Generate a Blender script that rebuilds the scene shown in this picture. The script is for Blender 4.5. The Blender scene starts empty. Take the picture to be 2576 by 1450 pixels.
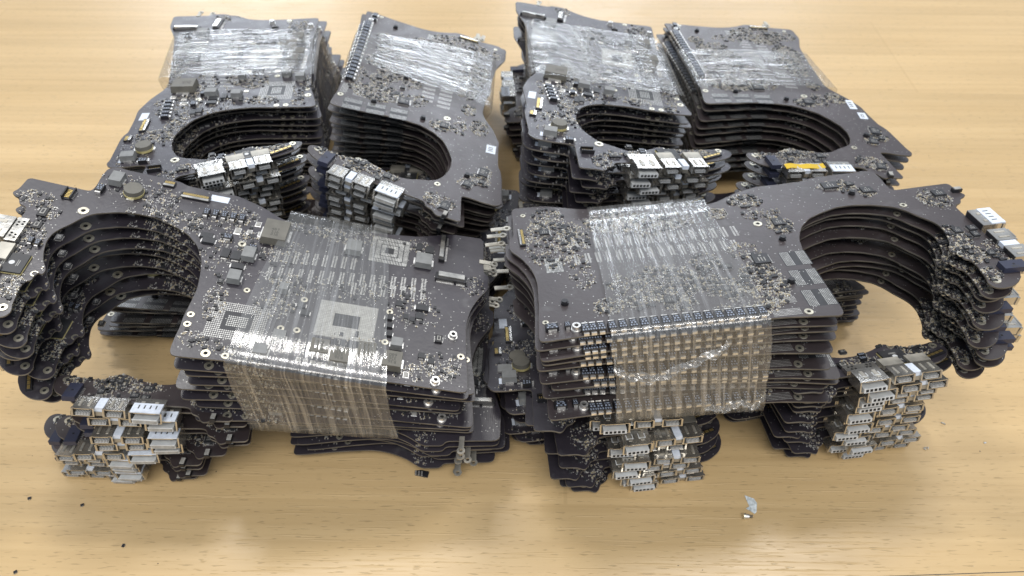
import bpy, bmesh, math, random, json
import numpy as np
from mathutils import Vector, Matrix
PI = math.pi; U = .001          # all measures below are millimetres
scene = bpy.context.scene
# ---------------------------------------------------------------- camera
cd = bpy.data.cameras.new('camera'); cam = bpy.data.objects.new('camera', cd); scene.collection.objects.link(cam)
cam.location = (0, 0, .250); cd.sensor_width = 36; cd.lens = 1880/2576*36; cd.clip_start = .005; cd.clip_end = 20
cam.rotation_euler = (math.radians(90-46), 0, 0)
cam.rotation_euler = (Matrix.Rotation(math.radians(90-46), 3, 'X') @ Matrix.Rotation(math.radians(.5), 3, 'Z')).to_euler()
cd.dof.use_dof = True; cd.dof.focus_distance = .235; cd.dof.aperture_fstop = 22
scene.camera = cam
# ---------------------------------------------------------------- light
w = bpy.data.worlds.new('World'); scene.world = w; w.use_nodes = True
w.node_tree.nodes['Background'].inputs['Color'].default_value = (.80,.88,1,1); w.node_tree.nodes['Background'].inputs['Strength'].default_value = .56
def area(name, loc, size, power, col=(1,.97,.93), rot=(0,0,0)):
    l = bpy.data.lights.new(name, 'AREA'); l.shape = 'RECTANGLE'; l.size, l.size_y = size; l.energy = power; l.color = col
    o = bpy.data.objects.new(name, l); scene.collection.objects.link(o); o.location = loc; o.rotation_euler = rot; return o
area('ceiling_lamp_near', (.66,1.02,1.9), (.55,.3), 15)
area('ceiling_lamp_left', (-.5,1.1,1.9), (.5,.25), 15)
area('fill_light_behind', (.1,-.9,1.9), (1.8,.9), 34, (1,.96,.90))  # added fill behind the camera, lifts stack fronts and the shadows before them
area('ceiling_lamp_far_left', (-1.95,5.4,1.9), (1.5,1.3), 115, (.86,.92,1))
area('ceiling_lamp_far_middle', (.45,4.95,1.9), (.8,.9), 60, (.86,.92,1))
area('ceiling_lamp_far_right', (1.85,6.0,1.9), (1.1,1.3), 70, (.86,.92,1))
scene.view_settings.view_transform = 'Standard'; scene.view_settings.look = 'None'; scene.view_settings.exposure = 0; scene.view_settings.gamma = 1
scene.cycles.transparent_max_bounces = 24
FILM = (.15, .50, .34)          # film opacity low, high, diffuse share
TW = ((.55,.392,.195), (.66,.485,.262))      # wood dark, light
GPOS = [59.0, 410.0, 24.0, -1.5, 0.0, 0.0]
J = json.loads(r"""{"stacks":{"F1":{"m":1,"top":[-104.7745,144.4111,71.4994,-1.577,-0.2281,0.0102],"mid":[-107.8191,142.7616,35.2968,-1.5385,-0.1012,-0.0023],"k":8,"A":[[-75.6,94.6],[0.0,93.0],[0.4,0.0],[-52.5,-44.7],[-21.1,-47.3],[-6.4,-50.2],[-63.4,-46.4],[-77.4,-45.4],[-64.0,-68.1],[-50.3,8.9],[-1.4,10.4],[-3.3,81.7]],"B":[[-75.3,95.06],[-0.99,92.6],[0.76,0.2],[-52.83,-45.0],[-21.42,-47.43],[-6.69,-50.17],[-63.39,-46.54],[-76.68,-45.12],[-64.41,-68.37],[-49.93,8.93],[-0.98,10.46],[-2.89,81.95]]},"F2":{"m":-1,"top":[100.7245,152.4678,83.4846,1.6716,0.0664,-0.1381],"mid":[105.6425,145.7082,50.7029,1.6615,-0.0219,-0.0639],"k":10,"A":[[-75.6,94.6],[0.0,93.0],[0.4,0.0],[-52.5,-44.7],[-21.1,-47.3],[-6.4,-50.2],[-63.4,-46.4],[-77.4,-45.4],[-64.0,-68.1],[-50.3,8.9],[-1.4,10.4],[-3.3,81.7]],"B":[[75.9,94.74],[0.22,92.8],[-0.98,0.63],[52.57,-44.69],[21.48,-47.95],[6.7,-50.77],[63.29,-46.06],[77.08,-44.93],[64.04,-68.41],[49.88,9.39],[1.24,10.73],[3.51,81.35]]},"B1":{"m":1,"top":[-92.1712,299.1582,64.1916,0.1757,-0.0142,-0.0843],"mid":[-95.1751,308.4834,36.4082,0.1014,-0.0171,-0.0207],"k":7,"A":[[-75.6,94.6],[0.0,93.0],[0.4,0.0],[-52.5,-44.7],[-21.1,-47.3],[-6.4,-50.2],[-77.4,-45.4],[-50.3,8.9],[-1.4,10.4]],"B":[[-77.2,105.95],[0.77,94.57],[1.17,-8.45],[-52.25,-47.34],[-21.64,-41.55],[-6.55,-40.2],[-76.77,-49.06],[-50.13,4.52],[-1.88,2.78]]},"B2":{"m":-1,"top":[-79.4764,285.6881,72.3973,-0.0467,-0.2342,-0.0733],"mid":[-88.0551,303.6087,33.3571,-0.0455,-0.0163,0.0631],"k":9,"A":[[0.0,93.0],[0.4,0.0],[-52.5,-44.7],[-21.1,-47.3],[-6.4,-50.2],[-63.4,-46.4],[-77.4,-45.4],[-64.0,-68.1],[-50.3,8.9]],"B":[[-3.84,98.12],[0.93,-4.79],[53.01,-46.15],[20.48,-42.04],[4.15,-40.7],[63.53,-50.48],[78.04,-51.43],[64.49,-67.92],[50.67,6.26]]},"B3":{"m":1,"top":[82.111,297.4194,64.4355,0.0782,-0.1322,-0.1058],"mid":[82.7459,308.7487,32.7336,0.0265,0.0032,-0.038],"k":8,"A":[[-75.6,94.6],[0.0,93.0],[0.4,0.0],[-52.5,-44.7],[-6.4,-50.2],[-63.4,-46.4],[-77.4,-45.4],[-64.0,-68.1],[-21.1,-47.3]],"B":[[-74.42,105.24],[-0.42,89.78],[-5.03,-13.23],[-52.16,-46.32],[-0.88,-43.13],[-62.75,-49.05],[-78.79,-45.55],[-62.83,-66.25],[-24.28,-45.73]]},"B4":{"m":-1,"top":[90.852,306.2572,59.6963,0.0718,-0.0455,-0.092],"mid":[90.8147,306.8681,37.6518,0.0998,0.0164,-0.018],"k":5,"A":[[0.0,93.0],[0.4,0.0],[-52.5,-44.7],[-77.4,-45.4],[-50.3,8.9],[-1.4,10.4]],"B":[[0.33,94.45],[-1.1,-2.21],[53.82,-41.01],[76.91,-47.13],[49.29,6.94],[1.82,11.04]]},"F4":{"m":1,"top":[145.191,214.1188,33.1957,0.1359,0.1163,-0.3692],"mid":[154.6332,224.3493,2.1253,0.1491,-0.002,-0.003],"k":11,"A":[[-77.4,-45.4],[-63.4,-46.4],[-64.0,-68.1],[-37.0,-68.0],[-27.5,-68.0],[-18.0,-68.0],[0.4,0.0],[-75.6,94.6],[0.0,93.0],[-21.1,-47.3]],"B":[[-77.81,-46.47],[-62.49,-47.08],[-62.31,-65.89],[-37.64,-67.23],[-26.76,-67.34],[-18.18,-67.65],[-3.74,-4.42],[-78.6,94.6],[0.0,93.0],[-19.1,-47.3]]},"F3":{"m":1,"top":[67.5725,207.63,23.7842,0.0615,0.0336,-0.2448],"mid":[76.2116,213.2952,2.1552,0.104,0.001,0.0],"k":9},"F5":{"m":-1,"top":[-162.9067,201.0764,29.7456,0.1074,-0.1555,-0.3365],"mid":[-174.2918,205.5374,2.2168,-0.011,0.0002,-0.0005],"k":8},"F6":{"m":1,"top":[-76.4558,241.2241,22.9849,3.1131,0.0001,0.0004],"mid":[-82.0242,242.5182,2.1505,3.175,-0.0,0.0013],"k":6}},"outline":[[1.3,1.7],[0.5,0.3],[-1.4,-0.2],[-6.3,-0.2],[-10.1,0.1],[-13.2,-0.2],[-17.8,0.1],[-22.2,0.4],[-26.9,0.5],[-32.8,-0.3],[-39.4,-1.7],[-45.9,-5.1],[-50.4,-9.5],[-53.0,-14.4],[-55.9,-22.0],[-56.1,-29.0],[-55.0,-34.7],[-52.1,-41.3],[-48.9,-44.0],[-45.0,-46.1],[-42.4,-48.0],[-39.7,-49.4],[-35.9,-49.8],[-31.3,-48.8],[-27.4,-47.4],[-24.4,-45.3],[-22.6,-45.0],[-21.6,-45.5],[-22.0,-46.4],[-21.4,-46.9],[-19.9,-47.2],[-18.5,-47.3],[-17.8,-48.9],[-14.1,-49.1],[-12.3,-48.7],[-7.9,-48.3],[-5.8,-47.4],[-3.4,-48.2],[-2.6,-50.5],[-3.2,-54.0],[-5.5,-57.5],[-10.0,-60.3],[-14.0,-61.0],[-30.0,-61.2],[-48.0,-61.2],[-49.6,-62.0],[-50.3,-64.5],[-53.0,-65.6],[-54.0,-67.7],[-55.4,-68.9],[-57.5,-67.7],[-64.1,-67.3],[-63.3,-50.8],[-63.1,-47.2],[-63.9,-46.2],[-66.7,-45.8],[-71.7,-46.2],[-77.2,-45.9],[-79.1,-42.7],[-78.3,-39.8],[-77.6,-23.4],[-76.9,-19.6],[-75.7,-17.5],[-75.1,-7.4],[-75.1,0.9],[-71.7,10.4],[-66.9,19.0],[-66.0,22.9],[-68.1,49.1],[-70.6,69.1],[-75.2,82.4],[-75.4,93.6],[-73.9,94.8],[-67.4,95.1],[-56.4,95.7],[-55.3,97.6],[-48.3,97.8],[-42.8,94.3],[-37.7,92.1],[-32.9,91.0],[-28.3,90.6],[-17.5,91.4],[-3.2,93.1],[-0.4,93.1],[0.2,91.8],[-1.4,65.9],[0.1,16.9]],"comp":[["ind",-70.8,-40.1,5.5,4.4],["big",-57.5,18.9,10.4,9.0],["ind",-57.5,46.7,5.8,5.7],["ind",-56.8,72.5,5.8,6.3],["ind",-44.8,12.7,5.4,4.4],["ind",-33.3,10.8,4.7,4.3],["ind",-32.1,27.4,3.2,3.1],["ind",-4.9,26.1,4.4,4.5],["ind",-11.4,30.3,4.2,4.1],["r36",-9.5,43.4,5.8,6.2],["r36",-7.3,50.0,6.1,6.2],["r36",-11.2,58.1,5.9,6.1],["r36",-8.8,66.7,6.5,6.5],["ind",-16.3,67.3,3.7,4.0],["disc",-66.0,-32.8,8.0,6.4],["mos",-48.6,-2.0,2.8,4.4],["mos",-50.9,-3.3,2.4,4.4],["mos",-44.1,5.0,4.6,2.8],["mos",-43.7,8.7,4.2,3.4],["mos",-39.0,10.3,2.6,4.4],["mos",-34.7,66.1,2.6,2.5],["mos",-34.3,74.3,2.6,4.8],["mos",-30.4,73.7,2.9,2.8],["mos",-27.8,63.4,2.1,2.7],["mos",-24.3,63.8,2.1,2.7],["mos",-20.7,64.3,2.1,2.4],["mos",-29.2,69.0,2.1,1.7],["mos",-28.4,71.3,2.1,1.7],["mos",-26.8,34.2,2.1,3.1],["mos",-23.8,36.0,2.1,3.1],["mos",-64.4,70.2,3.9,2.4],["mos",-63.8,74.2,3.9,3.1],["mos",-13.3,76.1,2.3,2.2],["mos",-11.4,79.6,2.3,2.2],["mos",-13.1,40.4,2.3,1.7],["mos",-13.3,42.8,2.3,1.7],["mos",-13.4,45.2,2.3,1.8],["mos",-13.5,47.6,2.3,1.8],["mos",-13.6,50.0,2.3,1.8],["mos",-13.6,52.4,2.3,1.8],["mos",-13.7,54.8,2.3,1.8],["tant",-62.3,-6.6,3.5,2.1],["tant",-62.4,-3.5,3.5,2.1],["tant",-62.5,-0.4,3.4,2.1],["tant",-62.5,2.7,3.4,2.2],["tant",-62.6,5.8,3.4,2.2],["tant",-51.6,3.7,2.4,3.4],["tant",-48.5,13.0,2.4,2.9],["tant",-64.6,-43.7,3.6,2.7],["tant",-34.1,-53.6,2.6,1.6],["tant",-33.6,-51.3,2.6,1.6],["bga",-15.7,16.2,15.2,18.1],["bga",-23.7,49.7,15.2,19.0],["pch",-60.3,59.5,13.9,14.8],["cardv",-65.9,79.1,14.0,3.1],["cardh",-50.5,83.4,4.5,11.5],["fpc",-69.7,-12.7,2.7,10.5],["fpc",-74.3,-23.3,2.8,4.0],["pin6",-59.1,-51.9,5.2,2.9],["sock",-48.1,-55.7,4.4,2.8],["sock",-41.6,-55.0,3.1,2.8],["wifi",-23.7,-54.9,7.6,7.2],["chip",-37.9,-46.6,2.6,2.3],["chip",-31.2,6.8,2.2,2.2],["sock",-21.4,81.3,3.1,2.5],["pad",-4.8,37.7,1.9,1.4],["pad",-4.6,40.0,1.9,1.5],["pad",-4.4,42.2,1.9,1.5],["pad",-4.2,44.5,1.9,1.5],["pad",-4.0,46.7,1.9,1.5],["pad",-3.8,49.0,1.9,1.5],["pad",-5.1,71.9,2.6,2.1],["pad",-61.8,11.7,2.6,2.2],["pad",-56.9,13.6,2.5,1.9],["pad",-56.4,5.8,3.3,2.4],["pad",-56.9,9.8,2.5,1.9]],"comp2":[["chip",-29.2,15.4,6.0,6.2],["chip",-56.8,84.6,3.6,4.0],["chip",-12.8,50.5,3.6,4.2],["chip",-15.6,31.6,2.9,3.2],["chip",-27.0,27.5,2.7,3.1],["chip",-70.0,-25.5,4.8,6.6],["chip",-64.4,-37.0,4.2,4.7],["chip",-49.6,1.9,4.7,4.6],["chip",-69.8,-32.7,3.0,2.8],["chip",-57.4,-60.0,4.2,5.1],["chip",-33.5,-53.1,3.6,3.3],["chip",-34.0,-58.4,3.1,3.3],["chip",-30.4,-57.5,3.1,2.7],["chip",-23.5,-50.3,1.9,1.9],["chip",-19.4,-56.3,2.4,2.9],["chip",-20.8,-50.3,1.9,1.7],["blue",-11.3,-58.2,4.5,7.0],["vram",-28.5,4.0,7.8,9.0],["vram",-18.2,4.5,8.2,9.2],["vram",-7.8,4.5,8.1,9.2],["vramh",-7.8,16.5,3.2,9.0],["vramh",-2.1,16.9,3.1,8.8],["fpcv",-54.9,93.0,10.5,2.0],["pch",-37.2,83.9,8.1,5.9],["stud",-16.4,83.3,2.0,1.7],["stud",-39.6,4.1,2.0,1.6],["stud",-16.3,10.1,1.7,1.5],["stud",-63.5,-31.1,2.4,1.7],["stud",-27.5,36.5,1.8,1.6],["lug",-66.2,98.0,3.7,5.9],["tant2",-4.9,88.8,2.5,4.3],["tant2",-5.1,84.1,2.2,1.9],["tant2",-4.9,79.0,2.2,1.9],["tant2",-4.7,76.7,2.2,1.7],["tant2",-4.7,74.2,2.8,2.4],["tant2",-4.8,70.9,2.8,2.4],["tant2",-4.8,67.7,2.8,2.4],["tant2",-4.8,64.4,2.8,2.4],["tant2",-4.9,61.1,2.8,2.4],["tant2",-4.9,57.8,2.8,2.4],["tant2",-5.0,54.5,2.8,2.4],["tant2",-5.0,51.2,2.8,2.4],["tant2",-5.1,47.9,2.8,2.4],["tant2",-5.1,44.6,2.8,2.4],["tant2",-5.2,41.3,2.9,2.4],["tant2",-5.2,38.0,2.9,2.4],["tant2",-5.3,34.7,2.9,2.4],["tant2",-5.3,31.4,2.9,2.4],["tant2",-5.4,28.0,2.9,2.4],["tant2",-5.4,24.7,2.9,2.4],["audio",-58.0,-66.9,3.6,5.3]],"ring":[[-52.5,-44.7,1.8],[-50.3,8.9,1.4],[-15.5,1.8,1.2],[-11.5,1.9,1.2],[-1.4,10.4,1.5],[-1.6,16.2,1.2],[-29.8,34.6,1.2],[-30.7,63.3,1.2],[-16.0,29.8,1.2],[-16.3,34.9,1.2],[-17.3,63.4,1.2],[-29.5,15.8,1.1],[-14.9,89.7,1.3],[-6.5,-50.2,1.4],[-21.3,-47.4,1.2]],"ring2":[[-69.6,91.0,1.0],[-8.2,90.4,1.0],[-50.3,8.9,1.6],[-1.4,10.4,1.4],[-52.5,-44.7,1.3],[-21.1,-47.4,1.3],[-6.5,-50.3,1.5]],"stand":[[-23.3,86.1,1.3],[-3.2,81.7,1.5]],"stand2":[[-3.7,81.6,1.3]],"mem":[[-47.7,21.6,5.9,1.7],[-48.1,24.8,5.9,1.7],[-48.5,28.0,5.9,1.8],[-48.9,31.3,5.9,1.8],[-49.3,34.5,5.9,1.8],[-49.6,37.8,5.9,1.8],[-50.0,41.1,5.9,1.8],[-50.4,44.4,6.0,1.8],[-50.7,47.7,6.0,1.8],[-39.0,20.9,6.2,1.7],[-39.5,24.3,6.2,1.7],[-40.0,27.6,6.2,1.7],[-40.5,31.0,6.2,1.7],[-41.0,34.4,6.2,1.7],[-41.5,37.9,6.2,1.7],[-41.9,41.3,6.3,1.8],[-42.4,44.8,6.3,1.8],[-42.9,48.3,6.3,1.8],[-43.3,51.9,6.3,1.8],[-43.8,55.4,6.3,1.8],[-44.2,59.0,6.4,1.8],[-44.6,62.7,6.4,1.9],[-45.0,66.3,6.4,1.9],[-45.4,70.0,6.4,1.9],[-45.8,73.7,6.5,1.9],[-38.9,49.6,5.6,1.8],[-39.3,53.0,5.6,1.8],[-39.7,56.4,5.6,1.8],[-40.1,59.8,5.7,1.8],[-40.5,63.3,5.7,1.8],[-40.9,66.8,5.7,1.8],[-41.2,70.3,5.7,1.9],[-41.6,73.9,5.8,1.9]],"mem2":[[-48.1,74.7,5.8,2.1],[-48.0,71.0,5.9,2.1],[-48.0,67.2,5.9,2.1],[-47.9,63.5,5.9,2.1],[-47.9,59.7,5.9,2.1],[-47.8,56.0,5.9,2.1],[-47.8,52.2,5.9,2.1],[-47.7,48.5,6.0,2.1],[-47.7,44.7,6.0,2.1],[-47.7,41.0,6.0,2.1],[-47.6,37.2,6.0,2.1],[-47.6,33.4,6.0,2.1],[-47.5,29.6,6.1,2.1],[-47.5,25.9,6.1,2.1],[-47.4,22.1,6.1,2.1],[-47.4,18.3,6.1,2.0],[-39.6,75.6,5.5,2.0],[-39.5,71.9,5.6,2.0],[-39.5,68.3,5.6,2.0],[-39.5,64.7,5.6,2.0],[-39.5,61.1,5.6,2.0],[-39.4,57.4,5.6,2.0],[-39.4,53.8,5.6,2.0],[-39.4,50.2,5.7,2.0],[-39.4,46.5,5.7,2.0],[-39.4,42.9,5.7,2.0],[-39.3,39.2,5.7,2.0],[-39.3,35.6,5.7,2.0],[-39.3,31.9,5.8,2.0],[-39.3,28.2,5.8,2.0],[-39.3,24.6,5.8,2.0],[-39.2,20.9,5.8,2.0]],"clus":[[-69.5,-35.1,11.4,30.9,60],[-64.2,-22.3,13.2,10.4,90],[-56.9,-24.0,5.9,15.2,40],[-56.2,-11.7,10.4,10.4,70],[-56.4,0.6,12.5,21.2,90],[-47.7,-54.3,8.0,7.0,30],[-54.2,-60.8,7.5,11.8,60],[-35.5,-55.4,13.0,9.0,110],[-28.9,-45.4,10.7,2.7,20],[-15.1,-51.4,10.0,8.5,110],[-22.3,7.3,13.7,7.3,70],[-42.0,4.5,15.3,15.3,60],[-50.8,14.4,12.0,13.3,60],[-49.4,24.3,11.9,16.2,60],[-65.8,29.3,7.8,17.1,90],[-64.3,39.7,9.4,14.4,80],[-64.1,47.1,8.5,11.7,50],[-65.3,69.4,6.1,9.2,30],[-26.6,25.4,14.0,12.6,100],[-34.9,28.8,9.1,13.0,60],[-37.1,37.7,7.4,42.6,80],[-31.5,71.5,14.5,16.8,60],[-5.4,14.4,5.0,14.0,40],[-10.6,37.8,4.5,14.7,50],[-15.9,54.6,6.7,15.4,50],[-6.4,76.9,6.5,23.9,90],[-10.5,83.2,10.0,13.7,70],[-48.9,92.0,8.2,9.2,40],[-1.6,22.6,3.1,14.0,30],[-6.5,4.5,6.3,7.0,30],[-39.3,63.6,11.3,28.1,50],[-65.1,3.8,7.0,13.6,50]],"clus2":[[-59.9,58.8,13.7,20.1,380],[-56.6,46.2,13.6,17.0,200],[-57.5,37.7,9.5,14.2,120],[-50.6,83.5,27.0,16.8,330],[-65.2,82.8,13.4,11.7,90],[-22.0,49.5,17.8,20.4,420],[-30.9,33.1,8.2,10.5,80],[-19.9,36.4,12.7,10.1,90],[-16.3,30.8,10.4,10.0,120],[-17.1,18.6,21.3,13.7,420],[-47.9,1.8,9.3,7.0,90],[-13.7,60.0,7.1,9.9,80],[-10.9,47.4,7.1,9.8,80],[-12.7,70.1,7.8,8.9,80],[-52.3,74.0,15.0,8.4,90],[-31.9,75.6,17.6,7.9,60],[-57.0,75.8,10.3,8.5,40],[-6.7,31.1,5.8,12.1,50],[-34.7,18.8,9.5,10.5,70],[-5.3,21.8,5.5,7.2,40],[-22.5,64.2,10.5,7.7,50],[-65.6,8.2,7.9,11.5,110],[-56.6,5.5,6.5,13.9,50],[-59.4,21.2,6.5,8.5,80],[-68.9,-31.0,8.5,7.4,80],[-63.3,-36.7,5.9,5.6,50],[-48.8,1.7,9.3,8.1,90],[-54.8,-57.2,11.7,10.6,120],[-29.9,-50.2,15.0,9.9,150],[-20.6,-50.2,10.3,9.6,140],[-20.9,-60.9,12.0,9.7,90],[-9.8,-50.3,7.0,7.0,60],[-70.7,-24.9,4.8,8.6,40]],"ymirror":0,"debris":{"chip1":[-174.8,132.7],"chip2":[-154.6,130.2],"chip3":[-134.2,115.1],"chip4":[-167.2,105.5],"frag":[-33.4,144.3],"shred":[87.5,132.5],"screw":[85.3,127.7],"b1":[171.7,168.6],"b2":[160.5,157.4],"b3":[184.5,159.8]}}""")
# ---------------------------------------------------------------- helpers
def new_mat(name, col, rough=.5, metal=0., spec=.5, bump=None, var=None, coat=0.):
    m = bpy.data.materials.new(name); m.use_nodes = True
    nt = m.node_tree; b = nt.nodes['Principled BSDF']
    b.inputs['Base Color'].default_value = (*col, 1); b.inputs['Roughness'].default_value = rough
    b.inputs['Metallic'].default_value = metal; b.inputs['Specular IOR Level'].default_value = spec
    b.inputs['Coat Weight'].default_value = coat
    if var or bump:
        tc = nt.nodes.new('ShaderNodeTexCoord'); 
    if var:
        sc, amt = var
        n = nt.nodes.new('ShaderNodeTexNoise'); n.inputs['Scale'].default_value = sc; n.inputs['Detail'].default_value = 6
        nt.links.new(tc.outputs['Object'], n.inputs['Vector'])
        r = nt.nodes.new('ShaderNodeValToRGB'); r.color_ramp.elements[0].position = .3; r.color_ramp.elements[1].position = .7
        r.color_ramp.elements[0].color = (*[c*(1-amt) for c in col], 1); r.color_ramp.elements[1].color = (*[min(1, c*(1+amt)) for c in col], 1)
        nt.links.new(n.outputs['Fac'], r.inputs['Fac']); nt.links.new(r.outputs['Color'], b.inputs['Base Color'])
        rr = nt.nodes.new('ShaderNodeMapRange'); rr.inputs['To Min'].default_value = max(.03, rough-.12); rr.inputs['To Max'].default_value = min(1, rough+.15)
        nt.links.new(n.outputs['Fac'], rr.inputs['Value']); nt.links.new(rr.outputs['Result'], b.inputs['Roughness'])
    if bump:
        sc, st = bump
        n = nt.nodes.new('ShaderNodeTexNoise'); n.inputs['Scale'].default_value = sc; n.inputs['Detail'].default_value = 4
        nt.links.new(tc.outputs['Object'], n.inputs['Vector'])
        bp = nt.nodes.new('ShaderNodeBump'); bp.inputs['Strength'].default_value = st; bp.inputs['Distance'].default_value = .0003
        nt.links.new(n.outputs['Fac'], bp.inputs['Height']); nt.links.new(bp.outputs['Normal'], b.inputs['Normal'])
    return m

M = {
 'edge': new_mat('board_edge', (.115,.102,.084), .5, var=(120,.6)),
 'silver': new_mat('solder_silver', (.78,.77,.75), .33, .85, var=(900,.25)),
 'steel': new_mat('port_steel', (.62,.60,.56), .22, .9, bump=(500,.2), var=(160,.22)),
 'tin': new_mat('tinned_shield', (.46,.44,.39), .5, .75, bump=(300,.3), var=(200,.25)),
 'white': new_mat('port_plastic', (.60,.62,.63), .3, var=(250,.12)),
 'black': new_mat('black_plastic', (.014,.014,.017), .36, var=(300,.3)),
 'chip': new_mat('chip_epoxy', (.028,.029,.033), .42, var=(300,.3)),
 'void': new_mat('dark_gap', (.006,.006,.007), .8),
 'ferrite': new_mat('grey_ferrite', (.21,.215,.215), .5, var=(350,.18), bump=(2500,.15)),
 'olive': new_mat('olive_ferrite', (.135,.128,.108), .5, var=(180,.22), bump=(1200,.15)),
 'pad': new_mat('solder_pad', (.52,.52,.50), .42, .6, var=(500,.3)),
 'ocher': new_mat('ceramic_ocher', (.33,.275,.18), .5, var=(600,.25)),
 'gold': new_mat('gold_contacts', (.75,.56,.22), .3, .9),
 'brass': new_mat('ring_metal', (.70,.66,.54), .32, .85, var=(300,.25)),
 'tan': new_mat('ceramic_tan', (.42,.37,.27), .5, var=(600,.25)),
 'ceram': new_mat('ceramic_grey', (.34,.335,.315), .5, var=(600,.25)),
 'blue': new_mat('blue_connector', (.030,.034,.062), .42),
 'print': new_mat('print_blue_white', (.26,.30,.38), .5),
 'dprint': new_mat('print_dark', (.05,.05,.045), .6),
 'sticker': new_mat('sticker_white', (.66,.72,.82), .45, var=(700,.12)),
 'kapton': new_mat('amber_tape', (.62,.42,.03), .25),
 'yellow': new_mat('varnish_yellow', (.55,.48,.22), .3, var=(250,.3)),
}
def mask_mat(name, col, sc):
    m = bpy.data.materials.new(name); m.use_nodes = True; nt = m.node_tree; N = nt.nodes; Lk = nt.links
    b = N['Principled BSDF']; tc = N.new('ShaderNodeTexCoord')
    def noise(s, d=4, v=None):
        n = N.new('ShaderNodeTexNoise'); n.inputs['Scale'].default_value = s; n.inputs['Detail'].default_value = d
        Lk.new(v or tc.outputs['Object'], n.inputs['Vector']); return n
    big = noise(28, 5); fine = noise(700, 3)
    r = N.new('ShaderNodeValToRGB'); e = r.color_ramp.elements; e[0].position = .3; e[1].position = .72
    e[0].color = (*[c*.78 for c in col], 1); e[1].color = (*[c*1.3 for c in col], 1); Lk.new(big.outputs['Fac'], r.inputs['Fac'])
    # copper traces seen through the solder mask: faint lines at right angles and diagonals
    vo = N.new('ShaderNodeTexVoronoi'); vo.inputs['Scale'].default_value = 260; vo.distance = 'CHEBYCHEV'; vo.feature = 'F1'
    Lk.new(tc.outputs['Object'], vo.inputs['Vector'])
    wv = N.new('ShaderNodeTexWave'); wv.inputs['Scale'].default_value = 420; wv.inputs['Distortion'].default_value = 1.2; wv.inputs['Detail'].default_value = 0
    Lk.new(tc.outputs['Object'], wv.inputs['Vector'])
    gate = noise(90, 2); g2 = N.new('ShaderNodeMapRange'); g2.inputs['From Min'].default_value = .52; g2.inputs['From Max'].default_value = .6
    Lk.new(gate.outputs['Fac'], g2.inputs['Value'])
    mu = N.new('ShaderNodeMath'); mu.operation = 'MULTIPLY'; Lk.new(wv.outputs['Fac'], mu.inputs[0]); Lk.new(g2.outputs['Result'], mu.inputs[1])
    mx = N.new('ShaderNodeMixRGB'); mx.inputs['Color2'].default_value = (*[c*1.9 for c in col], 1)
    m2 = N.new('ShaderNodeMath'); m2.operation = 'MULTIPLY'; m2.inputs[1].default_value = .16; Lk.new(mu.outputs[0], m2.inputs[0])
    Lk.new(m2.outputs[0], mx.inputs['Fac']); Lk.new(r.outputs['Color'], mx.inputs['Color1'])
    # dust and flux residue
    dn = noise(160, 8); dr = N.new('ShaderNodeMapRange'); dr.inputs['From Min'].default_value = .60; dr.inputs['From Max'].default_value = .76; dr.inputs['To Max'].default_value = .5
    Lk.new(dn.outputs['Fac'], dr.inputs['Value'])
    mx2 = N.new('ShaderNodeMixRGB'); mx2.inputs['Color2'].default_value = (.12,.12,.125,1); Lk.new(dr.outputs['Result'], mx2.inputs['Fac']); Lk.new(mx.outputs[0], mx2.inputs['Color1'])
    Lk.new(mx2.outputs[0], b.inputs['Base Color'])
    rr = N.new('ShaderNodeMapRange'); rr.inputs['To Min'].default_value = .26; rr.inputs['To Max'].default_value = .52; Lk.new(dn.outputs['Fac'], rr.inputs['Value'])
    Lk.new(rr.outputs['Result'], b.inputs['Roughness']); b.inputs['Specular IOR Level'].default_value = .85
    bp = N.new('ShaderNodeBump'); bp.inputs['Strength'].default_value = .25; bp.inputs['Distance'].default_value = .0002
    ad = N.new('ShaderNodeMath'); ad.operation = 'ADD'; Lk.new(m2.outputs[0], ad.inputs[0]); Lk.new(fine.outputs['Fac'], ad.inputs[1]); Lk.new(ad.outputs[0], bp.inputs['Height'])
    Lk.new(bp.outputs['Normal'], b.inputs['Normal'])
    return m
M['maskA'] = mask_mat('solder_mask_a', (.028,.024,.032), 1)
M['maskB'] = mask_mat('solder_mask_b', (.040,.031,.033), 1)
ML = ['maskA','edge','silver','black','tan','ceram','gold','white','print','steel','chip','maskB','void','ferrite','olive','brass','tin','blue','sticker','dprint','yellow','kapton','pad','ocher']
MI = {k: i for i, k in enumerate(ML)}

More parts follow.
